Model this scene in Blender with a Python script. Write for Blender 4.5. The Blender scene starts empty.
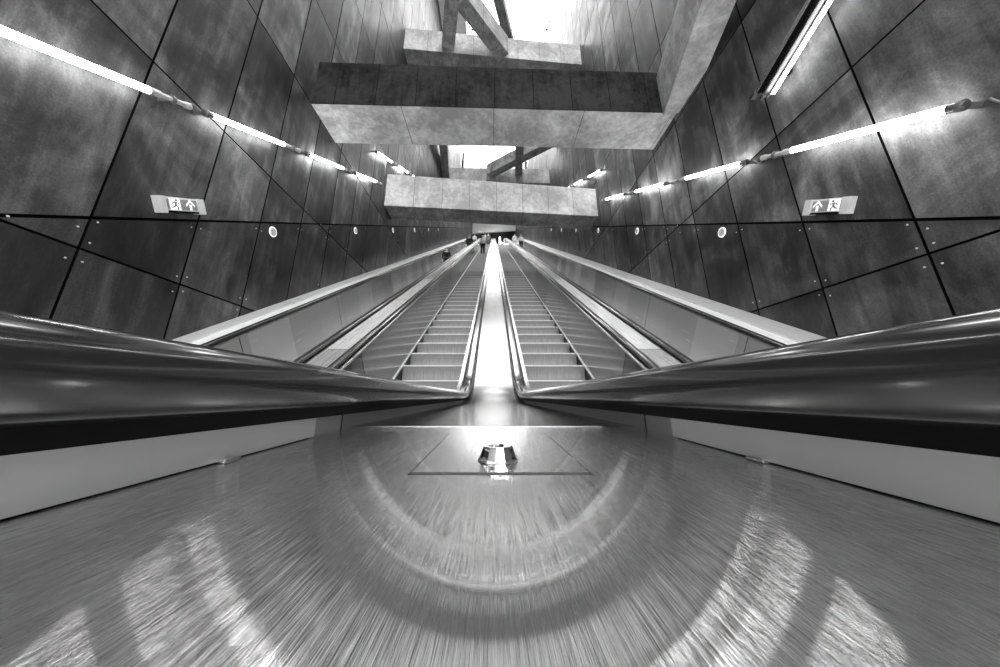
import bpy, bmesh, math, random
from mathutils import Vector, Matrix
random.seed(7)
C = bpy.context.scene.collection
SC = bpy.context.scene
R = math.radians
T30 = math.tan(R(30)); C30 = math.cos(R(30)); S30 = .5

# ------------------------------------------------------------------ helpers
def put(o, parent=None):
    C.objects.link(o)
    if parent: o.parent = parent
    return o

def tag(o, label=None, cat=None, group=None, kind=None):
    if label: o['label'] = label
    if cat: o['category'] = cat
    if group: o['group'] = group
    if kind: o['kind'] = kind
    return o

def empty(name, loc=(0, 0, 0), label=None, cat=None, group=None):
    o = bpy.data.objects.new(name, None); o.empty_display_size = .1
    put(o); o.location = loc
    return tag(o, label, cat, group)

class MB:
    """collects faces, then links them as one mesh object"""
    def __init__(s): s.v = []; s.f = []; s.m = []; s.uv = []; s.sm = []
    def face(s, pts, mi=0, uv=None, smooth=False):
        b = len(s.v); s.v += [tuple(p) for p in pts]
        s.f.append(tuple(range(b, b + len(pts)))); s.m.append(mi); s.uv.append(uv); s.sm.append(smooth)
    def grid(s, rows, mi=0, uvs=None, closed=False, smooth=True):
        b = len(s.v); n = len(rows[0])
        for r in rows: s.v += [tuple(p) for p in r]
        for i in range(len(rows) - 1):
            for j in range(n if closed else n - 1):
                k = (j + 1) % n
                s.f.append((b + i*n + j, b + i*n + k, b + (i+1)*n + k, b + (i+1)*n + j)); s.m.append(mi); s.sm.append(smooth)
                s.uv.append([uvs[i][j], uvs[i][j+1], uvs[i+1][j+1], uvs[i+1][j]] if uvs else None)
    def box(s, lo, hi, mi=0, M=None):
        x0, y0, z0 = lo; x1, y1, z1 = hi
        p = [Vector(q) for q in ((x0,y0,z0),(x1,y0,z0),(x1,y1,z0),(x0,y1,z0),(x0,y0,z1),(x1,y0,z1),(x1,y1,z1),(x0,y1,z1))]
        if M: p = [M @ q for q in p]
        s.hexa(p, mi)
    def hexa(s, p, mi=0, mis=None):
        b = len(s.v); s.v += [tuple(q) for q in p]
        for k, f in enumerate(((0,3,2,1),(4,5,6,7),(0,1,5,4),(1,2,6,5),(2,3,7,6),(3,0,4,7))):
            s.f.append(tuple(b + i for i in f)); s.m.append(mis[k] if mis else mi); s.uv.append(None); s.sm.append(False)
    def prism(s, poly, off, mi=0):
        """poly: list of 3-d points, off: extrusion vector"""
        n = len(poly); a = [Vector(p) for p in poly]; c = [p + Vector(off) for p in a]
        b = len(s.v); s.v += [tuple(p) for p in a + c]
        s.f.append(tuple(range(b + n - 1, b - 1, -1))); s.f.append(tuple(range(b + n, b + 2*n)))
        for i in range(n):
            j = (i + 1) % n; s.f.append((b + i, b + j, b + n + j, b + n + i))
        for _ in range(n + 2): s.m.append(mi); s.uv.append(None); s.sm.append(False)
    def tube(s, p0, p1, r0, r1=None, n=16, mi=0, cap=True):
        p0 = Vector(p0); p1 = Vector(p1); r1 = r0 if r1 is None else r1
        d = (p1 - p0).normalized(); a = d.orthogonal().normalized(); b = d.cross(a)
        ring = lambda c, r: [c + (a*math.cos(t) + b*math.sin(t))*r for t in [2*math.pi*i/n for i in range(n)]]
        A, B = ring(p0, r0), ring(p1, r1)
        s.grid([A, B], mi, closed=True)
        if cap: s.face(A[::-1], mi); s.face(B, mi)
    def build(s, name, mats, parent=None, bevel=0, fix=False):
        me = bpy.data.meshes.new(name); me.from_pydata(s.v, [], s.f)
        for m in (mats if isinstance(mats, (list, tuple)) else [mats]): me.materials.append(m)
        me.polygons.foreach_set('material_index', s.m)
        me.polygons.foreach_set('use_smooth', s.sm)
        if any(u for u in s.uv):
            L = me.uv_layers.new(name='UVMap'); li = 0
            for f, u in zip(s.f, s.uv):
                for k in range(len(f)):
                    if u: L.data[li].uv = u[k]
                    li += 1
        if fix:
            bm = bmesh.new(); bm.from_mesh(me); bmesh.ops.recalc_face_normals(bm, faces=bm.faces); bm.to_mesh(me); bm.free()
        o = put(bpy.data.objects.new(name, me), parent)
        if bevel:
            bv = o.modifiers.new('bevel', 'BEVEL'); bv.width = bevel; bv.segments = 2; bv.limit_method = 'ANGLE'; bv.angle_limit = R(40)
        return o

def copy_tree(o, parent=None):
    kids = list(o.children)
    c = o.copy(); put(c, parent)
    for k in kids: copy_tree(k, c)
    return c

# ------------------------------------------------------------------ materials
class NT:
    def __init__(s, name):
        s.m = bpy.data.materials.new(name); s.m.use_nodes = True; s.t = s.m.node_tree
        s.b = s.t.nodes['Principled BSDF']
    def n(s, typ, **kw):
        x = s.t.nodes.new(typ)
        for k, v in kw.items():
            if k.startswith('i_'):
                key = k[2:]; x.inputs[int(key) if key.isdigit() else key].default_value = v
            else: setattr(x, k, v)
        return x
    def l(s, a, b): s.t.links.new(a, b)
    def math(s, op, a, b=None, c=None, clamp=False):
        x = s.n('ShaderNodeMath', operation=op); x.use_clamp = clamp
        for i, q in enumerate((a, b, c)):
            if q is None: continue
            if isinstance(q, (int, float)): x.inputs[i].default_value = q
            else: s.l(q, x.inputs[i])
        return x.outputs[0]
    def coord(s, scale=(1, 1, 1), kind='Object', rot=(0, 0, 0)):
        tc = s.n('ShaderNodeTexCoord'); mp = s.n('ShaderNodeMapping')
        mp.inputs['Scale'].default_value = scale; mp.inputs['Rotation'].default_value = rot
        s.l(tc.outputs[kind], mp.inputs['Vector']); return mp.outputs[0]
    def noise(s, vec, scale, detail=4, rough=.6, dist=0):
        x = s.n('ShaderNodeTexNoise'); s.l(vec, x.inputs['Vector'])
        x.inputs['Scale'].default_value = scale; x.inputs['Detail'].default_value = detail
        x.inputs['Roughness'].default_value = rough; x.inputs['Distortion'].default_value = dist
        return x.outputs['Fac']
    def ramp(s, fac, stops):
        x = s.n('ShaderNodeValToRGB'); s.l(fac, x.inputs[0])
        e = x.color_ramp.elements
        while len(e) < len(stops): e.new(.5)
        for q, (p, v) in zip(e, stops): q.position = p; q.color = (v, v, v, 1)
        return x.outputs[0]
    def bump(s, h, strength, dist=.01):
        x = s.n('ShaderNodeBump'); s.l(h, x.inputs['Height'])
        x.inputs['Strength'].default_value = strength; x.inputs['Distance'].default_value = dist
        s.l(x.outputs[0], s.b.inputs['Normal'])
    def base(s, v):
        if isinstance(v, (int, float)): s.b.inputs['Base Color'].default_value = (v, v, v, 1)
        else: s.l(v, s.b.inputs['Base Color'])
    def rough(s, v):
        if isinstance(v, (int, float)): s.b.inputs['Roughness'].default_value = v
        else: s.l(v, s.b.inputs['Roughness'])
    def metal(s, v): s.b.inputs['Metallic'].default_value = v

def simple(name, v, rough=.5, metal=0, noise=.15, scale=8):
    t = NT(name); f = t.noise(t.coord(), scale)
    t.base(t.ramp(f, [(.25, v*(1-noise)), (.75, min(1, v*(1+noise)))])); t.rough(rough); t.metal(metal); return t.m

def emit(name, strength, v=1):
    t = NT(name); t.base(v); t.b.inputs['Emission Color'].default_value = (1, 1, 1, 1)
    t.b.inputs['Emission Strength'].default_value = strength; return t.m

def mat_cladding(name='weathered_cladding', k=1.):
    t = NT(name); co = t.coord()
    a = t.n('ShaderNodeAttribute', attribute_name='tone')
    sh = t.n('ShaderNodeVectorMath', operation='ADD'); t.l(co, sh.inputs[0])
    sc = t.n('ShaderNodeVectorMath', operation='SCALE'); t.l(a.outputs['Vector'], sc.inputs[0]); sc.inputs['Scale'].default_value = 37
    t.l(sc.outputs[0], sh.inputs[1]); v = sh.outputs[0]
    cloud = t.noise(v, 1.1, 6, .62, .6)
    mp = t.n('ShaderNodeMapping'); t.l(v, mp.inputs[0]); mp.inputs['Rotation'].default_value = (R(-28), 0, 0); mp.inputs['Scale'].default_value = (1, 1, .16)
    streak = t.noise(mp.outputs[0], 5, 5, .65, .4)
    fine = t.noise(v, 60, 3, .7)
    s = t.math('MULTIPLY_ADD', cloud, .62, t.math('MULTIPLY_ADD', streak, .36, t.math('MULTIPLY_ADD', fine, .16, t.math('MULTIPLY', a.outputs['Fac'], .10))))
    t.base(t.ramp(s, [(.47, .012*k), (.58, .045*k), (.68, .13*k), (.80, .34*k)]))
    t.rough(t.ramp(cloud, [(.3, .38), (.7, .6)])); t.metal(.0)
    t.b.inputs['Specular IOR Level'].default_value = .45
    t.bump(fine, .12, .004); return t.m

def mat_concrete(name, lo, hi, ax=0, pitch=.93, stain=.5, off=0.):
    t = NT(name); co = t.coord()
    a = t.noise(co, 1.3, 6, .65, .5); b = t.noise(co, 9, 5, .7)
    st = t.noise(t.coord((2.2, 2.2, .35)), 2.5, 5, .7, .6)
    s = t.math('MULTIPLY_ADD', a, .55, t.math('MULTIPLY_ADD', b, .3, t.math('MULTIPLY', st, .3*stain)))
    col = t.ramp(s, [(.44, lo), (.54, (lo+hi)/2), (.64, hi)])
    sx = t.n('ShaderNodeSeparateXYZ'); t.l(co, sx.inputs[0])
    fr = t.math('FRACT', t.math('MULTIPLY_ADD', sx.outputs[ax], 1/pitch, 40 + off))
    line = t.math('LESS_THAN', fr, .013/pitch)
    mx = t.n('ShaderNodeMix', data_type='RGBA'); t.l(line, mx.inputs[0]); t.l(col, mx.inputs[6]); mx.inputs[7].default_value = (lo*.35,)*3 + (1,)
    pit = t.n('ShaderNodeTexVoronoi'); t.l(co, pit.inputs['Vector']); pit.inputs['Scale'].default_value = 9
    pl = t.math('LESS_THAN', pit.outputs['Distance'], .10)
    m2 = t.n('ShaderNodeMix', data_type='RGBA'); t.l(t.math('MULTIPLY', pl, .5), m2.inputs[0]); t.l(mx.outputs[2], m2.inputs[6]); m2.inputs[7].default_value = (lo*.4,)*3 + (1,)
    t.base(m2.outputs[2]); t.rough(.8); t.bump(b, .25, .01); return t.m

def mat_steel(name, v, rough, aniso=0., joint=0., var=.15, streak=True, joff=.3, wear=.08, patch=0):
    """brushed along the run of the sweep; UV u = metres along the run"""
    t = NT(name); uv = t.coord((1.2, 160, 1), 'UV'); g = t.noise(uv, 1.0, 4, .7)
    big = t.noise(t.coord((.8, 3, 1), 'UV'), 1.2, 4, .6)
    s = t.math('MULTIPLY_ADD', g, .5, t.math('MULTIPLY', big, .5))
    col = t.ramp(s, [(.3, v*(1-var)), (.7, min(1, v*(1+var)))])
    if patch:
        tcp = t.n('ShaderNodeTexCoord'); sp = t.n('ShaderNodeSeparateXYZ'); t.l(tcp.outputs['UV'], sp.inputs[0])
        fl = t.math('FLOOR', t.math('MULTIPLY_ADD', sp.outputs[0], 1/patch, joff))
        wn = t.n('ShaderNodeTexWhiteNoise', noise_dimensions='1D'); t.l(fl, wn.inputs['W'])
        mp = t.n('ShaderNodeMix', data_type='RGBA', blend_type='MULTIPLY'); mp.inputs[0].default_value = 1
        t.l(col, mp.inputs[6]); t.l(t.ramp(wn.outputs['Value'], [(0, .5), (1, 1)]), mp.inputs[7]); col = mp.outputs[2]
    if joint:
        tc = t.n('ShaderNodeTexCoord'); sx = t.n('ShaderNodeSeparateXYZ'); t.l(tc.outputs['UV'], sx.inputs[0])
        fr = t.math('FRACT', t.math('MULTIPLY_ADD', sx.outputs[0], 1/joint, joff))
        mx = t.n('ShaderNodeMix', data_type='RGBA'); t.l(t.math('LESS_THAN', fr, .012/joint), mx.inputs[0]); t.l(col, mx.inputs[6]); mx.inputs[7].default_value = (.02, .02, .02, 1)
        col = mx.outputs[2]
    t.base(col); t.metal(1)
    t.rough(t.ramp(g, [(.3, max(.02, rough - wear)), (.7, rough + wear)]))
    if aniso:
        t.b.inputs['Anisotropic'].default_value = aniso
        cx = t.n('ShaderNodeCombineXYZ'); cx.inputs[1].default_value = 1
        t.l(cx.outputs[0], t.b.inputs['Tangent'])
    return t.m

M = {}
M['clad'] = mat_cladding(); M['clad_low'] = mat_cladding('bolted_shaded_cladding', .55)  # lower bolted panels: weaker light put into a darker copy of the cladding
M['gap'] = simple('joint_shadow_black', .006, .9)
M['bolt'] = simple('bolt_zinc', .75, .35, .3)
M['conc'] = mat_concrete('formed_concrete', .22, .62, pitch=.93)
M['conc_wide'] = mat_concrete('pale_formed_concrete', .40, .92, pitch=1.86, off=.054)  # nearest beam's underside: light from below put into a paler colour
M['conc_dark'] = mat_concrete('dark_front_concrete', .0015, .030, stain=1, pitch=.80, off=.1)  # nearest beam's front: a much darker range of the concrete
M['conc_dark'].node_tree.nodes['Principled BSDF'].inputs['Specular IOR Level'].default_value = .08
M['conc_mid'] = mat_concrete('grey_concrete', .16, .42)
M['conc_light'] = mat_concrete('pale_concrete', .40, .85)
def mat_brushed():
    """steel brushed along the run: fine grooves turn the surface normal sideways"""
    t = NT('brushed_deck_steel'); co = t.coord((16000, 40, 40)); g = t.noise(co, 1.0, 2, .6)
    k = t.math('MULTIPLY', t.math('SUBTRACT', g, .5), BRUSH)
    cx = t.n('ShaderNodeCombineXYZ'); t.l(k, cx.inputs[0])
    ge = t.n('ShaderNodeNewGeometry'); ad = t.n('ShaderNodeVectorMath', operation='ADD'); t.l(ge.outputs['Normal'], ad.inputs[0]); t.l(cx.outputs[0], ad.inputs[1])
    nm = t.n('ShaderNodeVectorMath', operation='NORMALIZE'); t.l(ad.outputs[0], nm.inputs[0]); t.l(nm.outputs[0], t.b.inputs['Normal'])
    sc = t.noise(t.coord((900, 9, 9)), 1.0, 4, .7); big = t.noise(t.coord((5, 3, 3)), 2.0, 4, .6)
    t.base(t.ramp(t.math('MULTIPLY_ADD', sc, .7, t.math('MULTIPLY', big, .3)), [(.36, .82), (.62, .95)]))
    t.metal(.955); t.rough(.04); return t.m
BRUSH = 2.2
M['deck'] = mat_brushed()
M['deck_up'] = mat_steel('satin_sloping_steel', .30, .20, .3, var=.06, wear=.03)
M['deck_mid'] = mat_steel('satin_deck_steel', .85, .28, .3, joint=2.4, var=.03, wear=.02, patch=2.4); M['deck_mid'].node_tree.nodes['Principled BSDF'].inputs['Metallic'].default_value = .7
M['panel'] = mat_steel('balustrade_steel', .55, .15, .2, joint=2.35, var=.06, wear=.02, patch=2.35)
M['panel_out'] = mat_steel('outer_balustrade_steel', .9, .26, .2, joint=2.35, var=.03, wear=.015, joff=.1, patch=.78)  # patch: bars of reflected light put into the panel colour
M['panel_out'].node_tree.nodes['Principled BSDF'].inputs['Metallic'].default_value = .7
M['strip'] = mat_steel('bright_strip_steel', .85, .25, var=.03, wear=.02)
M['ledge'] = mat_steel('ledge_steel', .62, .4, joint=3.6, var=.06); M['ledge'].node_tree.nodes['Principled BSDF'].inputs['Metallic'].default_value = .5
M['trim'] = simple('pale_aluminium', .85, .35, .35, .05)
M['skirt'] = mat_steel('skirt_steel', .06, .4)
M['side'] = mat_steel('side_panel_steel', .50, .42, .3, var=.25); M['side'].node_tree.nodes['Principled BSDF'].inputs['Metallic'].default_value = .4
M['side_dark'] = mat_steel('recessed_side_steel', .30, .4, .3, var=.3); M['side_dark'].node_tree.nodes['Principled BSDF'].inputs['Metallic'].default_value = .6
M['black'] = simple('black_plastic', .012, .5)
for q in ('black', 'gap'): M[q].node_tree.nodes['Principled BSDF'].inputs['Specular IOR Level'].default_value = .08
M['black'].node_tree.nodes['Principled BSDF'].inputs['Base Color'].default_value = (.004, .004, .004, 1)
for k_ in [l for l in M['black'].node_tree.links if l.to_socket.name == 'Base Color']: M['black'].node_tree.links.remove(k_)
M['chrome'] = simple('chrome', .70, .05, 1, .03)
M['tube'] = emit('lit_fluorescent', 6.5)
M['dot'] = emit('lit_round_diffuser', 1.1, .8)
M['clear'] = simple('frosted_sleeve', .7, .25)
M['white'] = simple('white_enamel', .8, .35)
M['refl'] = simple('grey_reflector', .07, .4)
M['housing'] = simple('grey_housing', .25, .4, .5)
M['signgrey'] = simple('sign_face_grey', .33, .4)
M['floor'] = simple('pale_stone_floor', .45, .35)
M['endwall'] = simple('pale_plaster', .9, .7)
M['hall'] = simple('dark_hall', .004, .8)  # near-black: shade of the unlit hall put into the colour
M['frame'] = simple('skylight_frame', .10, .5, .3)
M['skin'] = simple('skin', .45, .55); M['hair'] = simple('hair', .02, .6); M['hairlight'] = simple('fair_hair', .35, .6)
M['cl_dark'] = simple('dark_cloth', .015, .9); M['cl_mid'] = simple('grey_cloth', .15, .9); M['cl_light'] = simple('light_cloth', .6, .9); M['cl_black'] = simple('black_cloth', .008, .9)
M['drum'] = emit('lit_drum_glow', 2.5); M['lamp'] = emit('lit_globe', 14)

def mat_rubber():
    t = NT('handrail_rubber'); v = t.noise(t.coord((1, 1, 1)), 3, 3, .6)
    t.base(t.ramp(v, [(.3, .014), (.7, .020)])); t.rough(.17)
    t.b.inputs['Specular IOR Level'].default_value = .9
    t.b.inputs['Coat Weight'].default_value = .9; t.b.inputs['Coat Roughness'].default_value = .09
    return t.m
M['rubber'] = mat_rubber()

def mat_step():
    t = NT('ribbed_step_metal'); co = t.coord(); sx = t.n('ShaderNodeSeparateXYZ'); t.l(co, sx.inputs[0])
    w = t.math('FRACT', t.math('MULTIPLY', sx.outputs[0], 1/.0095)); rib = t.math('GREATER_THAN', w, .45)
    n = t.noise(t.coord((30, 3, 3)), 1.5, 4, .7)
    col = t.ramp(n, [(.3, .22), (.7, .42)])
    mx = t.n('ShaderNodeMix', data_type='RGBA'); t.l(rib, mx.inputs[0]); mx.inputs[6].default_value = (.2, .2, .2, 1); t.l(col, mx.inputs[7])
    t.base(mx.outputs[2]); t.metal(.6); t.rough(.42); return t.m
M['step'] = mat_step()

def mat_glass():
    t = NT('skylight_glass'); nt = t.t; nt.nodes.remove(t.b)
    tr = t.n('ShaderNodeBsdfTransparent'); tr.inputs[0].default_value = (.93, .93, .93, 1)
    gl = t.n('ShaderNodeBsdfGlossy'); gl.inputs['Roughness'].default_value = .02
    mix = t.n('ShaderNodeMixShader'); mix.inputs[0].default_value = .05
    t.l(tr.outputs[0], mix.inputs[1]); t.l(gl.outputs[0], mix.inputs[2])
    t.l(mix.outputs[0], nt.nodes['Material Output'].inputs[0]); return t.m
M['glass'] = mat_glass()

# ------------------------------------------------------------------ the walls
XL, XR = -3.60, 3.80
YEND = 48.0
ZT = 25.0; ZT2 = 29.0; YSKY = 33.0

def clip(poly, a, b, c):           # keep a*y + b*z <= c
    out = []
    for i in range(len(poly)):
        p, q = poly[i], poly[(i+1) % len(poly)]
        dp, dq = a*p[0] + b*p[1] - c, a*q[0] + b*q[1] - c
        if dp <= 0: out.append(p)
        if dp*dq < 0:
            t = dp/(dp-dq); out.append((p[0]+(q[0]-p[0])*t, p[1]+(q[1]-p[1])*t))
    return out

def wall(name, X, sgn, z0, dz, c_line, y0, dy):
    """sgn: +1 = the room lies towards +x"""
    mb = MB(); tones = []
    g = .0105
    k0 = math.floor((-3.5 - y0)/dy); k1 = math.ceil((YEND - y0)/dy)
    for k in range(k0, k1):
        ya, yb = y0 + k*dy + g, y0 + (k+1)*dy - g
        if ya > YEND: break
        yb = min(yb, YEND)
        for j in range(-2, 15):
            za, zb = z0 + j*dz + g, z0 + (j+1)*dz - g
            zb = min(zb, ZT2 if ya > YSKY - 1 else ZT)
            if zb - za < .1: continue
            cell = [(ya, za), (yb, za), (yb, zb), (ya, zb)]
            cell = clip(cell, T30, -1, 1.42)               # drop what lies under the ledge
            if len(cell) < 3: continue
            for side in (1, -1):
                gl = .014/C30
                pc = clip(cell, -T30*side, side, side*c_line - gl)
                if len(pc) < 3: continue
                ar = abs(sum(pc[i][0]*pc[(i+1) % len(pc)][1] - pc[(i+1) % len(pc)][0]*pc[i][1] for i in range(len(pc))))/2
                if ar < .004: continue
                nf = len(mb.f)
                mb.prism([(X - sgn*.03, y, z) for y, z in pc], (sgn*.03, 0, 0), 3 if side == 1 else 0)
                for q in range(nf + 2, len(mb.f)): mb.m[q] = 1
                tones += [random.random()]*(len(mb.f) - nf)
                if side == 1 and ya < 16:                   # bolts near the corners of the lower panels
                    cy = sum(p[0] for p in pc)/len(pc); cz = sum(p[1] for p in pc)/len(pc)
                    for (y, z) in pc:
                        d = math.hypot(cy-y, cz-z)
                        if d < .18: continue
                        by, bz = y + (cy-y)/abs(cy-y+1e-9)*.045, z + (cz-z)/d*.13
                        if bz < T30*by - 1.3: continue
                        nf = len(mb.f)
                        mb.tube((X, by, bz), (X + sgn*.004, by, bz), .0085, n=8, mi=2)
                        tones += [0]*(len(mb.f) - nf)
    nf = len(mb.f)
    # backing behind the joints
    ys = [-3.5, YSKY, YSKY, YEND]
    mb.prism([(X - sgn*.032, -3.5, -5.5), (X - sgn*.032, YEND, 18.0), (X - sgn*.032, YEND, ZT2), (X - sgn*.032, YSKY-1, ZT2), (X - sgn*.032, YSKY-1, ZT), (X - sgn*.032, -3.5, ZT)], (-sgn*.25, 0, 0), 1)
    tones += [0]*(len(mb.f) - nf)
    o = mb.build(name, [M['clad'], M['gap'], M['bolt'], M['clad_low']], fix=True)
    at = o.data.attributes.new('tone', 'FLOAT', 'FACE'); at.data.foreach_set('value', tones)
    return tag(o, kind='structure')
CL_L, CL_R = .112, .093
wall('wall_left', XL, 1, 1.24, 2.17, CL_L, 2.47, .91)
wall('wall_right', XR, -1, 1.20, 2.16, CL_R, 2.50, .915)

# ------------------------------------------------------------------ sweeps along the run of the escalators
ZR = .012                     # handrail centre height on the level stretch
YB, YT = 2.42, 38.2           # corner of the handrail line, bottom and top
ZTOP = ZR + T30*(YT - YB)
def path(ya, yb, rb=1.5, rt=2.2):
    """list of (y, z, ny, nz, s)"""
    pts = []
    tb, tt = rb*math.tan(R(15)), rt*math.tan(R(15))
    y = ya
    raw = [(ya, ZR, 0.)]
    if ya < YB - tb:
        for q in range(1, 5): raw.append((ya + (YB - tb - ya)*q/5, ZR, 0.))
    else: raw = []
    for q in range(13):
        a = R(30)*q/12
        raw.append((YB - tb + rb*math.sin(a), ZR + rb*(1-math.cos(a)), a))
    y1 = YB + tb*C30; y2 = YT - tt*C30
    for q in range(1, 40): 
        yy = y1 + (y2-y1)*q/40; raw.append((yy, ZR + T30*(yy-YB), R(30)))
    for q in range(13):
        a = R(30)*(1 - q/12)
        raw.append((YT + tt - rt*math.sin(a), ZTOP - rt*(1-math.cos(a)), a))
    if yb > YT + tt: raw.append((yb, ZTOP, 0.))
    s = 0; pr = None
    for (y, z, a) in raw:
        if pr: s += math.hypot(y-pr[0], z-pr[1])
        pr = (y, z); pts.append((y, z, -math.sin(a), math.cos(a), s))
    return pts
PFULL = path(-.7, 41.0)
PUP = path(-.7, 41.0)

def sweep(mb, prof, pth, mi=0, closed=False, smooth=False, caps=True):
    """prof: list of (x, n)"""
    n = len(prof); v = [0]
    for i in range(n): 
        a, b = prof[i], prof[(i+1) % n]; v.append(v[-1] + math.hypot(a[0]-b[0], a[1]-b[1]))
    rows = []; uvs = []
    for (y, z, ny, nz, s) in pth:
        rows.append([(x, y + ny*h, z + nz*h) for x, h in prof]); uvs.append([(s, q) for q in v])
    if smooth:
        mb.grid(rows, mi, uvs, closed, True)
    else:
        for j in range(n if closed else n-1):
            k = (j+1) % n
            mb.grid([[r[j], r[k]] for r in rows], mi, [[u[j], u[j+1]] for u in uvs], False, True)
    if closed and caps:
        mb.face(rows[0][::-1], mi); mb.face(rows[-1], mi)

RAIL = []
for i in range(28):
    t = 2*math.pi*i/28; c, s_ = math.cos(t), math.sin(t)
    RAIL.append((.040*math.copysign(abs(c)**.55, c), (.020 if s_ > 0 else .0245)*math.copysign(abs(s_)**.72, s_)))
def rect(x0, x1, n0, n1): return [(x0, n0), (x1, n0), (x1, n1), (x0, n1)]

def step_mesh():
    mb = MB()
    # local origin at the nosing; y along the tread, z up
    pr = [(0, 0), (.40, 0), (.40, -.03), (.05, -.05), (.035, -.226), (.018, -.226)]
    for q in range(1, 7):
        a = q/7; pr.append((.018 - .018*a**.5 + .016*math.sin(math.pi*a)*.6, -.226 + .218*a))
    pr.append((0, -.008))
    mb.prism([(-.5, y, z) for y, z in pr], (1.0, 0, 0))
    mb.box((-.5, -.002, -.012), (.5, .022, .0015), 1)       # pale nosing line
    me = mb.build('step', [M['step'], M['nose']], fix=True)
    return me
M['nose'] = simple('pale_nosing', .7, .5)
STEP_N = -.722
def nosing(y): return ZR + T30*(y - YB) + STEP_N/C30

def escalator(name_label, xa, xb, detailed, group, outer=None):
    """xa < xb: handrail centres"""
    e = empty('escalator', ((xa+xb)/2, 2.0, -2.3), name_label, 'escalator', group)
    inv = lambda o: o
    W = Vector(e.location)
    def fin(mb, nm, mats, fix=True):
        o = mb.build(nm, mats, None, fix=fix)
        o.data.transform(Matrix.Translation(-W)); o.parent = e
        return o
    for (x, s) in ((xa, 1), (xb, -1)):                       # s: towards the steps
        center = abs(x) < .5
        P = PFULL if center else PUP
        mb = MB(); sweep(mb, [(x + q[0], q[1]) for q in RAIL], P, closed=True, smooth=True)
        fin(mb, 'handrail', M['rubber'])
        mb = MB(); sweep(mb, rect(x-.016, x+.016, -.034 if center else -.075, -.012), P, closed=True); fin(mb, 'rail_guide', M['black'])
        mb = MB()
        a, b = sorted((x + s*.050, x + s*.078)); sweep(mb, rect(a, b, -.05, -.018), PUP if not center else path(1.75, 41), closed=True)
        fin(mb, 'edge_strip', M['strip'])
        mb = MB()
        pr = [(x + s*.078, -.036), (x + s*.118, -.71), (x + s*.105, -.71), (x + s*.062, -.05)]
        sweep(mb, pr, PUP, closed=True); fin(mb, 'balustrade_panel', M['panel_out'] if abs(x) > 2.5 else M['panel'])
        mb = MB(); pr = rect(*sorted((x + s*.098, x + s*.128)), -.735, -.705); sweep(mb, pr, PUP, closed=True); fin(mb, 'skirt_trim', M['trim'])
        mb = MB(); pr = rect(*sorted((x + s*.095, x + s*.108)), -1.1, -.735); sweep(mb, pr, PUP, closed=True); fin(mb, 'skirt_panel', M['skirt'])
    cx = (xa+xb)/2
    ys = [2.2 + .4*k for k in range(88)]
    if detailed:
        st = None
        for y in ys:
            if st is None: st = STEP0; o = st if st.parent is None else st.copy()
            else: o = STEP0.copy()
            if o is not STEP0 or o.name not in C.objects: C.objects.link(o)
            o.parent = e; o.location = Vector((cx, y, nosing(y))) - W
    else:
        mb = MB()
        for y in ys:
            z = nosing(y); mb.box((cx-.5, y, z-.2309), (cx+.5, y+.4, z))
        fin(mb, 'step_band', M['step'])
    # landing plate at the top
    mb = MB(); yl = ys[-1] + .4; mb.box((cx-.52, yl, nosing(yl)-.1), (cx+.52, 41.0, nosing(yl))); fin(mb, 'landing_plate', M['floor'])
    return e
STEP0 = step_mesh()
ESC = {}
G = 'escalators running side by side up the shaft'
ESC[2] = escalator('escalator immediately left of the central deck, carrying a standing person in dark trousers', -1.438, -.206, True, G)
ESC[3] = escalator('empty escalator with pale step edges immediately right of the central deck', .206, 1.438, True, G)
ESC[1] = escalator('escalator along the left wall, steps hidden behind a bright steel deck', -3.06, -1.82, False, G)
ESC[4] = escalator('escalator along the right wall, steps hidden behind a bright steel deck', 1.82, 3.06, False, G)

# decks between and beside the escalators
def deck_run(label, x0, x1, n, m, cat='deck', name='balustrade_deck', P=PUP, parts=()):
    e = empty(name, ((x0+x1)/2, 2, -.2), label, cat); W = Vector(e.location)
    mb = MB(); sweep(mb, rect(x0, x1, n-.12, n), P, closed=True); o = mb.build('cover_plate', m, None, fix=True)
    o.data.transform(Matrix.Translation(-W)); o.parent = e
    for (a, b, n0, n1, mm, nm) in parts:
        mb = MB(); sweep(mb, rect(a, b, n0, n1), P, closed=True); o = mb.build(nm, mm, None, fix=True)
        o.data.transform(Matrix.Translation(-W)); o.parent = e
    return e
deck_run('bright narrow steel deck between the two left escalators', -1.745, -1.513, -.03, M['deck_mid'], parts=[(-1.770,-1.747,-.1,-.02,M['strip'],'edge_strip'), (-1.511,-1.488,-.1,-.02,M['strip'],'edge_strip')])
deck_run('bright narrow steel deck between the two right escalators', 1.513, 1.745, -.03, M['deck_mid'], parts=[(1.747,1.770,-.1,-.02,M['strip'],'edge_strip'), (1.488,1.511,-.1,-.02,M['strip'],'edge_strip')])
deck_run('pale steel ledge along the foot of the left wall', XL, -3.36, -.005, M['ledge'], 'ledge', 'wall_ledge', parts=[(-3.357,-3.11,-.12,-.025,M['trim'],'inner_cover')])
deck_run('pale steel ledge along the foot of the right wall', 3.38, XR, -.005, M['ledge'], 'ledge', 'wall_ledge', parts=[(3.11,3.377,-.12,-.025,M['trim'],'inner_cover')])

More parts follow.
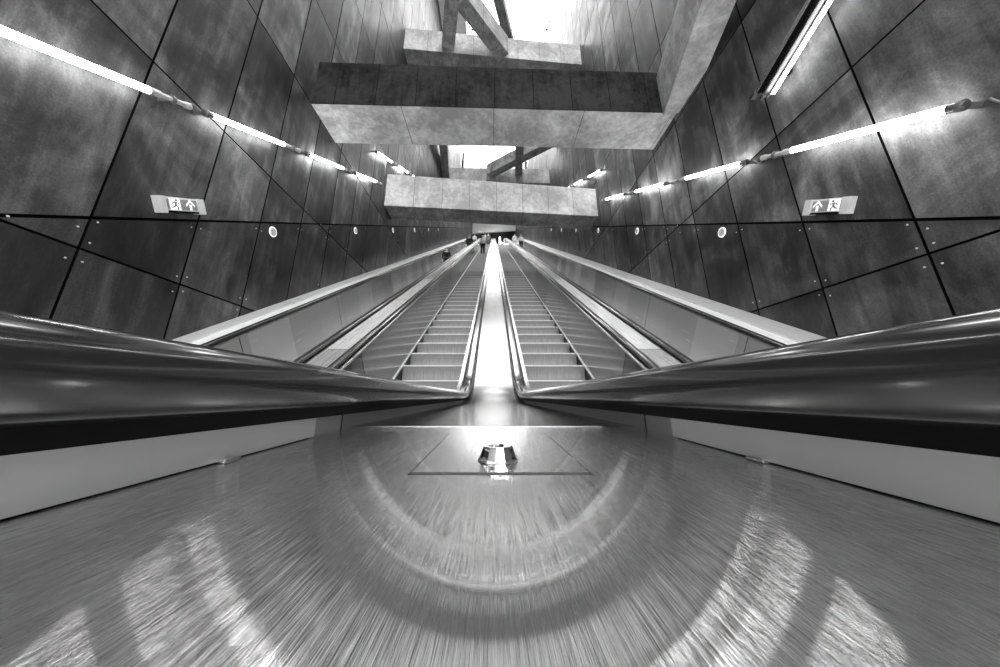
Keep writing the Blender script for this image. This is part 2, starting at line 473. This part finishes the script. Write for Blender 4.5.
# the central deck
ND = -.0543                     # deck surface below the rail centre line -> z = -.0487
ZD = ZR + ND
cd = empty('central_deck', (0, .5, ZD - .02), 'wide brushed steel deck in the foreground running up between the middle escalators', 'deck')
WC = Vector(cd.location)
def cfin(mb, nm, mats, par=None, bevel=0):
    o = mb.build(nm, mats, None, bevel=bevel, fix=True); o.data.transform(Matrix.Translation(-WC)); o.parent = par or cd; return o
XD = .212
YJ = .492; TI = .0235            # the front plate rises a little towards the joint
def dz(y): return ZD + (min(y, YJ) - YJ)*TI
mb = MB()
hx, hy0, hy1, g = .0592, .2300, .4275, .0010
HX = .0045
def plate(mb, x0, x1, y0, y1, z0, z1, tilt=True):
    b = len(mb.f); q0, q1 = ((dz(y0)-ZD, dz(y1)-ZD) if tilt else (0, 0))
    mb.hexa([(x0,y0,z0+q0),(x1,y0,z0+q0),(x1,y1,z0+q1),(x0,y1,z0+q1),(x0,y0,z1+q0),(x1,y0,z1+q0),(x1,y1,z1+q1),(x0,y1,z1+q1)])
    for q in range(b, len(mb.f)):
        mb.uv[q] = [(mb.v[i][1], mb.v[i][0]) for i in mb.f[q]]
for a in ((-XD, HX-hx-g, -.7, YJ-.0012), (HX+hx+g, XD, -.7, YJ-.0012), (HX-hx-g, HX+hx+g, -.7, hy0-.0068), (HX-hx-g, HX+hx+g, hy1+g, YJ-.0012)):
    plate(mb, a[0], a[1], a[2], a[3], ZD-.004, ZD)
cfin(mb, 'front_plate', M['deck'])
mb = MB()
sweep(mb, rect(-XD, XD, ND-.004, ND), [(YJ+.0012, ZR, 0, 1, 0)] + [p for p in PFULL if p[0] > .6], closed=True)
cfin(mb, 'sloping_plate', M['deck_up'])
mb = MB(); mb.box((-.19, YJ-.0014, ZD-.006), (.16, YJ+.0014, ZD+.0006)); cfin(mb, 'joint_strip', M['strip'])
mb = MB(); plate(mb, -XD, XD, -.7, YJ, ZD-.03, ZD-.006); cfin(mb, 'under_frame', M['black'])
mb = MB(); plate(mb, HX-hx, HX+hx, hy0, hy1, ZD-.004, ZD+.0002); hp = cfin(mb, 'access_plate', M['deck'])
mb = MB(); plate(mb, HX-hx-g, HX+hx+g, hy0-.0068, hy0, ZD-.0058, ZD-.0036); cfin(mb, 'finger_groove', M['gap'], hp)
# lock: faceted cone with a socket
mb = MB(); cy = .2675; ZK = dz(cy)
def ringp(r, z, n=14, ph=.11): return [(.0036 + r*math.cos(2*math.pi*i/n+ph), cy + r*math.sin(2*math.pi*i/n+ph), ZK + z) for i in range(n)]
rows = [ringp(.0158, 0), ringp(.0158, .0014), ringp(.0147, .0020), ringp(.0118, .0092), ringp(.0108, .0104), ringp(.0082, .0104), ringp(.0078, .0070), ringp(.002, .0070)]
mb.grid(rows, 0, closed=True, smooth=False); mb.face(rows[-1]); mb.face(rows[0][::-1])
lk = cfin(mb, 'lock', M['chrome']); lk['label'] = 'chrome faceted lock'
for s, nm in ((-1, 'left'), (1, 'right')):
    mb = MB(); a, b = sorted((s*.205, s*.2085))
    p = []
    for (y, x) in ((-.7, a), (-.7, b), (.384, b), (.384, a)): p.append((x, y, dz(y) + .0012))
    for (y, x) in ((-.7, a), (-.7, b), (.384, b), (.384, a)): p.append((x, y, -.0198 + .007*y))
    mb.hexa(p); cfin(mb, 'side_panel', M['side'])
    mb = MB(); a, b = sorted((s*.2105, s*.214)); plate(mb, a, b, .385, .459, ZD-.004, -.0185)
    cfin(mb, 'side_infill', M['side_dark'])
    mb = MB(); a, b = sorted((s*.2100, s*.2145))
    sweep(mb, rect(a, b, ND-.003, -.028), [(.462, ZR, 0, 1, 0)] + [p for p in PFULL if p[0] > .6], closed=True); cfin(mb, 'side_cover', M['side_dark'])
    yc = .262; mb = MB(); mb.box((min(s*.199, s*.2052), yc-.008, dz(yc)), (max(s*.199, s*.2052), yc+.008, dz(yc)+.0032)); cfin(mb, 'clip', M['strip'], bevel=.001)
    mb = MB(); a, b = sorted((s*.2145, s*.232)); plate(mb, a, b, -.7, 1.9, ZD-.03, -.034, False); cfin(mb, 'under_frame', M['black'])

# ------------------------------------------------------------------ beams and struts
def beam(label, L, Rr, mats, group, z_h=None):
    """L / Rr: (x, y_front, y_back, z_bottom, z_top) at the left and right end; mats: front, bottom, rest"""
    p = [Vector(q) for q in ((L[0], L[1], L[3]), (Rr[0], Rr[1], Rr[3]), (Rr[0], Rr[2], Rr[3]), (L[0], L[2], L[3]), (L[0], L[1], L[4]), (Rr[0], Rr[1], Rr[4]), (Rr[0], Rr[2], Rr[4]), (L[0], L[2], L[4]))]
    c = sum(p, Vector())/8; c.z = L[3]
    mb = MB(); mb.hexa([q - c for q in p], mis=[1, 2, 0, 2, 2, 2])
    o = mb.build('concrete_beam', mats, bevel=.02); o.location = c
    return tag(o, label, 'beam', group)
GB = 'concrete beams bridging the shaft'
wl, wr = XL - .05, XR + .05
beam('nearest concrete beam, low across the shaft, dark front and pale underside', (wl, 4.84, 5.84, 5.56, 6.68), (wr, 5.15, 6.15, 5.66, 6.78), [M['conc_dark'], M['conc_wide'], M['conc']], GB)
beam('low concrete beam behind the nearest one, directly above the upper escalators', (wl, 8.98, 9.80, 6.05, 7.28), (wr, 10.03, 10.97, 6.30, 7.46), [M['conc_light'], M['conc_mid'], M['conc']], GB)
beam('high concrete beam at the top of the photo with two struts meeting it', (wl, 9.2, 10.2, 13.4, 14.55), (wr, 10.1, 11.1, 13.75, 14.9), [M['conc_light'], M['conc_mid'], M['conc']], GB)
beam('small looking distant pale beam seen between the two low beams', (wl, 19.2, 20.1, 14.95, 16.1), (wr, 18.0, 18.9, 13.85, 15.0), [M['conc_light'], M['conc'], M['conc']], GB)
beam('concrete beam high above behind the top edge', (wl, 15.7, 16.7, 20.0, 21.1), (wr, 16.0, 17.0, 20.0, 21.1), [M['conc'], M['conc_mid'], M['conc']], GB)
beam('concrete beam overhead behind the camera', (wl, -3.3, -2.3, 5.56, 6.68), (wr, -3.3, -2.3, 5.66, 6.78), [M['conc'], M['conc'], M['conc']], GB)
beam('high concrete beam overhead', (wl, 2.2, 3.2, 13.4, 14.5), (wr, 2.2, 3.2, 13.6, 14.7), [M['conc'], M['conc_mid'], M['conc']], GB)

def strut(label, a, b, z0, z1, w=.5, mats=None, dz=0.):
    a = Vector((a[0], a[1], 0)); b = Vector((b[0], b[1], 0)); d = (b-a).normalized(); n = Vector((-d.y, d.x, 0))*w/2
    c = (a+b)/2; c.z = z0
    q = [a-n, b-n, b+n, a+n]
    p = [v + Vector((0,0,z0)) - c for v in q] + [v + Vector((0,0,z1)) - c for v in q]
    mb = MB(); mb.hexa(p, mis=[1,0,0,0,0,0]); o = mb.build('concrete_strut', mats or [M['conc'], M['conc_mid']], bevel=.015, fix=True); o.location = c
    return tag(o, label, 'strut', 'concrete struts bracing the beams')
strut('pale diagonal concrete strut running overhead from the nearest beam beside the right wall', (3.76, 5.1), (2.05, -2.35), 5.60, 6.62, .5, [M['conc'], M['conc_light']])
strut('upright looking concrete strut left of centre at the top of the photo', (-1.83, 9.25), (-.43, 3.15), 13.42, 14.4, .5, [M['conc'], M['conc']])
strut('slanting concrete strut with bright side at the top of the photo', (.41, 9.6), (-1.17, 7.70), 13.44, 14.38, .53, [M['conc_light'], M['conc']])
strut('concrete strut hugging the left wall before the distant pale beam', (-3.40, 19.1), (-2.6, 10.15), 14.9, 15.8, .5)
strut('slanting strut crossing the skylight gap before the distant pale beam', (-.3, 18.4), (3.72, 15.4), 14.7, 15.5, .55)
strut('short straight strut crossing the slanting one in the skylight gap', (1.75, 18.4), (1.30, 10.6), 14.72, 15.48, .5)
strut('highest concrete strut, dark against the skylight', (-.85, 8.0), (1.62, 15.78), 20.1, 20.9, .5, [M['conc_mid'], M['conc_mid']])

# ------------------------------------------------------------------ skylight, roof and upper hall
mb = MB()
for k in range(0, 8):
    y = -3.0 + k*4.76; mb.box((XL-.2, y-.025, ZT+.1), (XR+.2, y+.025, ZT+.22))
for x in (XL+.03, -1.5, XR-.03): mb.box((x-.03, -3.5, ZT+.1), (x+.03, YSKY, ZT+.2))
sk = mb.build('window_1', M['frame']); tag(sk, kind='structure')
mb = MB(); mb.face([(XL-.2, -3.5, ZT+.24), (XR+.2, -3.5, ZT+.24), (XR+.2, YSKY, ZT+.24), (XL-.2, YSKY, ZT+.24)]); g_ = mb.build('pane', M['glass'], sk)
for k in range(6):      # thin stay cables under the glass
    y = 12.5 + 3.1*k
    cb = MB(); cb.tube((XL, y, 24.4), (XR, y + 2.6, 24.4), .02, n=6); o = cb.build('stay_cable', M['frame'])
    tag(o, 'thin slanting steel cable stretched below the skylight glass', 'cable', 'stay cables under the skylight')
mb = MB(); mb.box((XL-.3, -3.5, ZT-.1), (-1.9, 19.0, ZT+.08)); mb.box((XL-.3, YSKY, ZT2), (XR+.3, 58, ZT2+.3)); mb.box((XL-.3, YSKY-1, ZT+.26), (XR+.3, YSKY, ZT2+.3)); tag(mb.build('ceiling', M['endwall']), kind='structure')  # first box: roof strip added to cut sky light on the left wall
mb = MB(); mb.prism([(XL, YEND-.2, 26.75), (XR, YEND-.2, 27.35), (XR, YEND-.2, ZT2), (XL, YEND-.2, ZT2)], (0, .3, 0)); tag(mb.build('wall_end', M['endwall'], fix=True), kind='structure')
ZF = nosing(2.2 + .4*88)
mb = MB(); mb.box((XL-.3, 41.0, ZF-.4), (XR+.3, 58, ZF)); tag(mb.build('floor', M['floor']), kind='structure')
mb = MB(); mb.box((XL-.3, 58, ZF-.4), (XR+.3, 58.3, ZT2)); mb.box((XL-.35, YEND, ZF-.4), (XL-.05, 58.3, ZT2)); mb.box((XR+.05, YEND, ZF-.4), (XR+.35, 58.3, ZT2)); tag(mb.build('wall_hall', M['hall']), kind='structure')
mb = MB(); mb.box((XL-.05, YEND+.12, 27.45), (XR+.05, 58, ZT2)); tag(mb.build('ceiling_hall', M['hall']), kind='structure')  # dark soffit added so the opening looks unlit below the end wall
# lower landing floor
ZL = nosing(2.2) - .231
mb = MB(); mb.box((XL-.3, -6.5, ZL-.3), (XR+.3, 2.2, ZL)); tag(mb.build('floor_lower', M['floor']), kind='structure')
# sloping underside that carries the escalators
mb = MB(); mb.prism([(XL-.3, 2.2, ZL-.3), (XL-.3, 41.0, nosing(41)-1.2), (XL-.3, 41.0, nosing(41)-1.5), (XL-.3, 2.2, ZL-.9)], (XR-XL+.6, 0, 0)); tag(mb.build('floor_slope', M['hall'], fix=True), kind='structure')

# ------------------------------------------------------------------ lamps
def hang(o): return o
E30 = Vector((0, C30, S30)); N30 = Vector((0, -S30, C30))
def make_tube(sgn):
    """local: x = run along the slope, lit from 0 to 1.36, wall side = -y (sgn)"""
    e = empty('tube_light')
    mb = MB(); mb.tube((0, 0, 0), (1.36, 0, 0), .034, n=20); mb.build('tube', M['tube'], e)
    mb = MB(); mb.tube((1.36, 0, 0), (1.47, 0, 0), .038, .036); mb.tube((1.47, 0, 0), (1.75, 0, 0), .026); mb.tube((1.75, 0, 0), (1.80, 0, 0), .036); mb.build('end_sleeve', M['clear'], e)
    mb = MB(); mb.tube((-.05, 0, 0), (0, 0, 0), .042); mb.tube((-.10, 0, 0), (-.05, 0, 0), .030); mb.build('end_cap', M['chrome'], e)
    for x in (-.07, 1.60):
        mb = MB(); mb.box((x-.02, -.138, -.02), (x+.02, -.02, .02)); mb.tube((x-.015, 0, 0), (x+.015, 0, 0), .045); mb.build('bracket', M['housing'], e)
    mb = MB()
    pts = [Vector((1.80 + .15*q/8, -.03*math.sin(math.pi*q/8), -.05*math.sin(math.pi*q/8))) for q in range(9)]
    for a, b in zip(pts, pts[1:]): mb.tube(a, b, .009, n=8, cap=False)
    mb.build('cable', M['housing'], e)
    return e
TUBE0 = {}
def place_tube(sgn, y, zoff, label, group, run=1.0):
    """zoff: z = tan30*y + zoff"""
    X = XL + .14 if sgn > 0 else XR - .14
    if sgn not in TUBE0: TUBE0[sgn] = make_tube(sgn); e = TUBE0[sgn]
    else: e = copy_tree(TUBE0[sgn])
    e.location = (X, y, T30*y + zoff)
    ex = E30; ey = Vector((sgn, 0, 0)); ez = ex.cross(ey)
    m = Matrix((ex, ey, ez)).transposed().to_4x4()
    e.rotation_euler = m.to_euler()
    e.scale = (run, 1, 1)
    tag(e, label, 'light', group)
    return e
ordw = ['nearest', 'second', 'third', 'fourth', 'fifth', 'sixth']
for k in range(4):
    place_tube(1, 1.24 + 1.80*k, 1.56, f'{ordw[k]} lit tube in the lower row on the left wall', 'tube lights along the left wall')
for k in range(4):
    place_tube(-1, 1.98 + 1.87*k, 1.08, f'{ordw[k]} lit tube in the lower row on the right wall', 'tube lights along the right wall')
place_tube(-1, .11, 1.08, 'tube light whose looped cable end shows at the right edge of the photo', 'tube lights along the right wall')
for k in range(3):
    place_tube(1, 7.67 + 1.8*k, 2.55, f'{ordw[k]} lit tube in the upper row on the left wall, seen under the nearest beam', 'upper tube lights on the left wall')
    place_tube(-1, 9.0 + 1.87*k, 2.24, f'{ordw[k]} lit tube in the upper row on the right wall, seen under the nearest beam', 'upper tube lights on the right wall')

# batten fixture on the upper right wall
e = empty('batten_light', (3.66, 3.21, 3.83), 'lit batten lamp with a metal channel high on the right wall, tilted towards the camera', 'light')
d = Vector((0, -.84, .33)).normalized(); s_ = Vector((0, .33, .84)).normalized()
m = Matrix((d, Vector((-1,0,0)), d.cross(Vector((-1,0,0))))).transposed().to_4x4(); e.rotation_euler = m.to_euler()
mb = MB(); mb.tube((0.02, -.02, .0), (1.78, -.02, .0), .022, n=16); mb.build('tube', M['tube'], e)
mb = MB(); mb.box((0, .005, -.06), (1.8, .085, -.05)); mb.build('reflector', M['refl'], e)
mb = MB(); mb.box((0, .085, -.10), (1.8, .093, -.01)); mb.box((0, .165, -.10), (1.8, .170, -.04)); mb.build('channel_edge', M['strip'], e)
mb = MB(); mb.box((0, .093, -.10), (1.8, .165, -.085)); mb.box((.2, -.135, -.09), (.26, .09, -.062)); mb.box((1.5, -.135, -.09), (1.56, .09, -.062)); mb.build('channel', M['black'], e)
mb = MB(); mb.box((-.05, -.06, -.03), (.02, .02, .025)); mb.box((-.06, .03, -.06), (0, .08, -.03)); mb.box((-.07, .12, -.10), (0, .18, -.06)); mb.build('end_clamp', M['chrome'], e)

# round wall lamps
def round_lamp(sgn, y, z, label):
    X = XL if sgn > 0 else XR
    e = empty('round_wall_lamp', (X, y, z), label, 'light', 'round lamps along the walls')
    mb = MB(); mb.tube((0, 0, 0), (sgn*.012, 0, 0), .085, .083, n=28); mb.tube((sgn*.012, 0, 0), (sgn*.0135, 0, 0), .066, n=28, mi=1)
    f = mb.build('rim', [M['dotrim'], M['gap']], e)
    mb = MB(); mb.tube((sgn*.013, 0, 0), (sgn*.017, 0, 0), .066, .06, n=28); mb.build('diffuser', M['dot'], e)
M['dotrim'] = emit('lit_rim', .35, .7); M['dot'] = emit('lit_round_diffuser', .05, .35)
for k in range(6):
    yl = 4.57 + 2.73*k; yr = 4.66 + 2.745*k
    nm = ['nearest', 'second nearest', 'third nearest', 'fourth nearest', 'fifth nearest', 'farthest'][k]
    round_lamp(1, yl, T30*yl - .055, f'{nm} round white lamp on the left wall below the level joint')
    round_lamp(-1, yr, T30*yr - .065, f'{nm} round white lamp on the right wall below the level joint')

# exit signs
def exit_sign(sgn, y0, y1, zoff, label):
    """box on the wall along the slope"""
    X = XL if sgn > 0 else XR
    L = (y1-y0)/C30; mid = (y0+y1)/2
    e = empty('exit_sign', (X, mid, T30*mid + zoff), label, 'sign', 'exit signs on the walls')
    ex, ey = E30, Vector((sgn, 0, 0)); ez = N30
    def P(a, b, c): return ex*a + ey*b + ez*c           # a along the run, b off the wall, c up
    def bx(mb, a0, a1, b0, b1, c0, c1, mi=0):
        mb.hexa([P(a,b,c) for a,b,c in ((a0,b0,c0),(a1,b0,c0),(a1,b1,c0),(a0,b1,c0),(a0,b0,c1),(a1,b0,c1),(a1,b1,c1),(a0,b1,c1))], mi)
    h = .080
    mb = MB(); bx(mb, -L/2+.06, L/2-.06, 0, .07, -h+.015, h); mb.build('housing', M['white'], e, fix=True)
    for a0, a1 in ((-L/2, -L/2+.070), (L/2-.085, L/2)):
        mb = MB(); bx(mb, a0, a1, .0, .085, -h-.012, h+.004); mb.build('end_cap', M['capw'], e, bevel=.004, fix=True)
    mb = MB(); bx(mb, -L/2+.085, L/2-.095, .070, .074, -h+.032, h-.02); f = mb.build('face', M['signgrey'], e, fix=True)
    # pictogram: man in a white field + arrow, facing up the run
    mb = MB(); b0, b1 = .0745, .0765
    def poly(pts, mi=0, lo=b0, hi=b1): mb.prism([P(a, lo, c) for a, c in pts], ey*(hi-lo), mi)
    sx = 1
    fa = -.090 ; fw = .125
    poly([(fa-.065, -.055), (fa+.055, -.055), (fa+.055, .066), (fa-.065, .066)])
    # arrow
    ar = .085
    poly([(ar-.014, -.052), (ar+.014, -.052), (ar+.014, .012), (ar-.014, .012)])
    poly([(ar, .066), (ar-.052, .012), (ar-.052, -.014), (ar, .038)])
    poly([(ar, .066), (ar, .038), (ar+.052, -.014), (ar+.052, .012)])
    o = mb.build('white_symbol', M['symbol'], f, fix=True)
    mb = MB(); lo, hi = .0768, .0780
    hd = [(fa+.012 + .013*math.cos(t*math.pi/5), .048 + .013*math.sin(t*math.pi/5)) for t in range(10)]
    poly(hd, 0, lo, hi)
    for pts in ([(fa-.012,-.005),(fa+.008,-.010),(fa+.014,.030),(fa-.004,.034)],            # trunk
                [(fa-.012,-.002),(fa+.004,-.012),(fa-.020,-.030),(fa-.048,-.034),(fa-.050,-.024),(fa-.026,-.020)],   # rear leg
                [(fa-.006,-.008),(fa+.008,-.010),(fa+.030,-.026),(fa+.020,-.052),(fa+.010,-.050),(fa+.016,-.028)],   # front leg
                [(fa+.006,.030),(fa+.012,.022),(fa+.032,.010),(fa+.044,.022),(fa+.038,.028),(fa+.031,.020)],         # front arm
                [(fa-.004,.034),(fa-.006,.024),(fa-.026,.018),(fa-.034,.000),(fa-.042,.004),(fa-.032,.026)]):        # rear arm
        poly(pts, 0, lo, hi)
    mb.build('running_man', M['signman'], f, fix=True)
    mb = MB(); bx(mb, -L/2+.10, L/2-.10, .0, .085, -h-.004, -h+.014); mb.build('lower_lip', M['black'], e, fix=True)
M['capw'] = simple('sign_cap', .72, .4); M['symbol'] = emit('lit_symbol', .25, .9); M['signman'] = simple('sign_man_grey', .16, .5)
exit_sign(1, 2.875, 3.335, .30, 'exit sign with a running man and an arrow on the left wall')
exit_sign(-1, 2.86, 3.28, .285, 'exit sign with an arrow and a running man on the right wall')

# globe lamps in the upper hall, seen far away at the top
for k, (x, z) in enumerate(((.0, 26.2), (1.35, 26.4), (-2.6, 26.6))):
    e = empty('globe_lamp', (x, 50.5, z), ['small round lamp hanging in the middle of the far opening', 'small round lamp hanging right of centre in the far opening', 'small round lamp hanging at the left of the far opening'][k], 'lamp', 'lamps in the upper hall')
    mb = MB()
    rws = [[(.14*math.sin(math.pi*i/10)*math.cos(2*math.pi*j/16), .14*math.sin(math.pi*i/10)*math.sin(2*math.pi*j/16), -.14*math.cos(math.pi*i/10)) for j in range(16)] for i in range(11)]
    mb.grid(rws, closed=True); mb.build('globe', M['lamp'], e)
    mb = MB(); mb.tube((0,0,.13), (0,0,27.45 - z), .015, n=8); mb.build('stem', M['housing'], e)
e = empty('light_column', (1.05, 47, ZF), 'tall glowing white column in the far opening at the top', 'lamp')
mb = MB(); mb.tube((0,0,0), (0,0,4.6), .12, n=24); mb.build('base_post', M['housing'], e)
mb = MB(); mb.tube((0,0,4.6), (0,0,6.2), .12, n=24); mb.build('lit_drum', M['drum'] if 'drum' in M else M['lamp'], e)
# lamps added above the beams, out of sight, to brighten the end wall
for k in range(4):
    y = 33 + 3.4*k
    e = empty('added_fill_lamp', (.1, y, ZT2), 'added unseen wide lamp over the top landing', 'light', 'added unseen lamps over the top landing')
    mb = MB(); mb.box((-1.6, -.3, -.14), (1.6, .3, 0)); mb.build('housing', M['white'], e)
    mb = MB(); mb.box((-1.5, -.25, -.17), (1.5, .25, -.14)); mb.build('diffuser', M['ceil'] if 'ceil' in M else M['lamp'], e)

# ------------------------------------------------------------------ people
def skin_obj(name, verts, edges, radii, mat, parent, root=0, sub=1):
    me = bpy.data.meshes.new(name); me.from_pydata(verts, edges, [])
    o = put(bpy.data.objects.new(name, me), parent)
    sk = o.modifiers.new('skin', 'SKIN'); sk.use_smooth_shade = True
    if not me.skin_vertices: me.skin_vertices.new()
    for i, r in enumerate(radii):
        me.skin_vertices[0].data[i].radius = r if isinstance(r, tuple) else (r, r)
        me.skin_vertices[0].data[i].use_root = (i == root)
    ss = o.modifiers.new('sub', 'SUBSURF'); ss.levels = sub; ss.render_levels = sub
    me.materials.append(mat); return o

def person(loc, h, rot, label, top, bottom, hair, pose=0, hand_up=False):
    """figure 1.75 tall scaled to h, faces +y before rotation"""
    e = empty('person', loc, label, 'person', None); e.rotation_euler.z = rot; e.scale = (h/1.75,)*3
    st = .10 + .03*pose
    J = {'pelvis': (0, 0, .95), 'waist': (0, .005, 1.08), 'chest': (0, .0, 1.28), 'shb': (0, -.01, 1.42), 'neck': (0, 0, 1.50), 'head': (0, .015, 1.60), 'crown': (0, .01, 1.71)}
    rad = {'pelvis': (.15,.11), 'waist': (.135,.10), 'chest': (.155,.11), 'shb': (.11,.08), 'neck': .052, 'head': (.075,.09), 'crown': (.062,.075)}
    E = [('pelvis','waist'),('waist','chest'),('chest','shb'),('shb','neck'),('neck','head'),('head','crown')]
    for s, t in ((-1,'l'), (1,'r')):
        fwd = .04*s*pose
        J.update({t+'hip': (s*.09, 0, .90), t+'knee': (s*.10, fwd+.02, .50), t+'ank': (s*.105, fwd-.02, .09), t+'toe': (s*.115, fwd+.13, .035)})
        rad.update({t+'hip': .088, t+'knee': .058, t+'ank': .038, t+'toe': .032})
        up = hand_up and s > 0
        J.update({t+'sh': (s*.185, -.005, 1.41), t+'elb': (s*.25, -.03+(.06 if up else 0), 1.13), t+'wri': (s*.25, .24 if up else .05, 1.08 if up else .88), t+'palm': (s*.245, .31 if up else .075, 1.09 if up else .81)})
        rad.update({t+'sh': .062, t+'elb': .043, t+'wri': .028, t+'palm': (.034,.018)})
        E += [('pelvis',t+'hip'),(t+'hip',t+'knee'),(t+'knee',t+'ank'),(t+'ank',t+'toe'),('shb',t+'sh'),(t+'sh',t+'elb'),(t+'elb',t+'wri'),(t+'wri',t+'palm')]
        p = J[t+'palm']; dr = (0, .07, -.01) if up else (0, .02, -.065)
        for q in range(4):
            ln = (.85, 1, .95, .75)[q]; off = (q-1.5)*.019
            k = f'{t}f{q}'; base = (p[0], p[1] + (0 if up else off), p[2] + (off if up else 0))
            J[k] = (base[0]-s*.012, base[1]+dr[1]*ln, base[2]+dr[2]*ln); rad[k] = .0085; E.append((t+'palm', k))
        J[t+'th'] = (p[0]-s*.02, p[1]+.035, p[2]+.0); rad[t+'th'] = .010; E.append((t+'wri', t+'th'))
    ks = list(J); ix = {k: i for i, k in enumerate(ks)}
    skin_obj('body', [J[k] for k in ks], [(ix[a], ix[b]) for a, b in E], [rad[k] for k in ks], M['skin'], e)
    def cloth(nm, sel, grow, mat):
        kk = [k for k in sel]; iy = {k: i for i, k in enumerate(kk)}
        rr = [tuple(c*grow + .006 for c in (rad[k] if isinstance(rad[k], tuple) else (rad[k],)*2)) for k in kk]
        return skin_obj(nm, [J[k] for k in kk], [(iy[a], iy[b]) for a, b in E if a in iy and b in iy], rr, mat, e)
    cloth('jacket', ['pelvis','waist','chest','shb','lsh','lelb','lwri','rsh','relb','rwri'], 1.12, top)
    cloth('trousers', ['pelvis','lhip','lknee','lank','rhip','rknee','rank'], 1.17, bottom)
    for t in 'lr':
        a, b = J[t+'ank'], J[t+'toe']
        skin_obj('shoe', [(a[0], a[1]-.03, .045), b, (b[0], b[1]+.03, .035)], [(0,1),(1,2)], [(.045,.045), .042, .03], M['cl_black'], e)
    mb = MB()
    rws = []
    for i in range(9):
        th = math.pi*.62*i/8
        rws.append([(.088*math.sin(th)*math.cos(2*math.pi*j/16), -.005 + .103*math.sin(th)*math.sin(2*math.pi*j/16), 1.655 + .115*math.cos(th) + (.05*max(0, math.sin(2*math.pi*j/16)) if i > 5 else 0)) for j in range(16)])
    mb.grid(rws, closed=True); mb.build('hair', hair, e)
    # face
    mb = MB(); mb.prism([(-.012, .10, 1.585), (.012, .10, 1.585), (.004, .10, 1.63), (-.004, .10, 1.63)], (0, .022, 0)); 
    mb.build('nose', M['skin'], e)
    for s in (-1, 1):
        mb = MB(); mb.tube((s*.031, .09, 1.622), (s*.031, .108, 1.622), .010, n=8); mb.build('eye', M['cl_black'], e)
        mb = MB(); mb.tube((s*.072, .01, 1.60), (s*.090, .005, 1.605), .022, .026, n=10); mb.build('ear', M['skin'], e)
    mb = MB(); mb.box((-.022, .088, 1.548), (.022, .104, 1.556)); mb.build('mouth', M['cl_mid'], e)
    return e
def on_step(y):
    k = math.floor((y - 2.2)/.4); yy = 2.2 + .4*k
    return yy + .2, nosing(yy)
def put_person(x, y, *a, **k):
    if y < 2.2 + .4*88: yy, z = on_step(y)
    else: yy, z = y, ZF
    return person((x, yy, z), *a, **k)
put_person(-.86, 22.6, 1.74, 0, 'person in pale jacket and dark trousers standing on the escalator left of the deck', M['cl_light'], M['cl_black'], M['hairlight'], 1)
put_person(-2.05, 24.0, 1.76, 0, 'person in a dark jacket behind the handrail left of the person in the pale jacket', M['cl_dark'], M['cl_black'], M['hairlight'], 0, hand_up=True)
put_person(-2.30, 13.9, 1.30, math.pi, 'person in dark clothes low behind the left deck, nearest of all the people', M['cl_black'], M['cl_black'], M['hair'], 1)
put_person(-2.1, 31.0, 1.70, math.pi, 'person in a pale top high up on the left wall escalator', M['cl_light'], M['cl_mid'], M['hair'], 1)
put_person(-.62, 33.5, 1.72, 0, 'person in a grey jacket near the top of the escalator left of the central deck', M['cl_mid'], M['cl_mid'], M['hairlight'], 1)
put_person(-1.05, 35.0, 1.70, 0, 'person in a pale jacket at the very top of the left middle escalator', M['cl_light'], M['cl_mid'], M['hair'], 0)
put_person(2.35, 31.0, 1.72, math.pi, 'person in a white top near the top of the right wall escalator', M['cl_light'], M['cl_light'], M['hair'], 1)
put_person(3.0-.3, 27.5, 1.70, math.pi, 'person in a white top on the right wall escalator, nearer than the other there', M['cl_light'], M['cl_dark'], M['hairlight'], 1)

# ------------------------------------------------------------------ world, camera, view
w = bpy.data.worlds.new('overcast'); SC.world = w; w.use_nodes = True
bg = w.node_tree.nodes['Background']; bg.inputs[1].default_value = 1.0
_t = w.node_tree; _tc = _t.nodes.new('ShaderNodeTexCoord'); _sp = _t.nodes.new('ShaderNodeSeparateXYZ'); _t.links.new(_tc.outputs['Generated'], _sp.inputs[0])
_mr = _t.nodes.new('ShaderNodeMapRange'); _mr.inputs['From Min'].default_value = .1; _mr.inputs['From Max'].default_value = .62
_mr.inputs['To Min'].default_value = 3.2; _mr.inputs['To Max'].default_value = 74.0
_t.links.new(_sp.outputs[2], _mr.inputs[0]); _t.links.new(_mr.outputs[0], bg.inputs[1])

cam = bpy.data.cameras.new('camera'); co = bpy.data.objects.new('camera', cam); put(co)
cam.sensor_fit = 'HORIZONTAL'; cam.sensor_width = 36; cam.lens = 36*.313; cam.clip_start = .005; cam.clip_end = 300
co.location = (0, 0, 0); co.rotation_euler = (R(90 + 15.9), 0, 0)
cam.shift_x = .0065; cam.shift_y = -(333.5 - 307.5)/1000
SC.camera = co
vs = SC.view_settings; vs.view_transform = 'Standard'; vs.look = 'None'; vs.gamma = 1; vs.use_curve_mapping = False; vs.exposure = 1.5
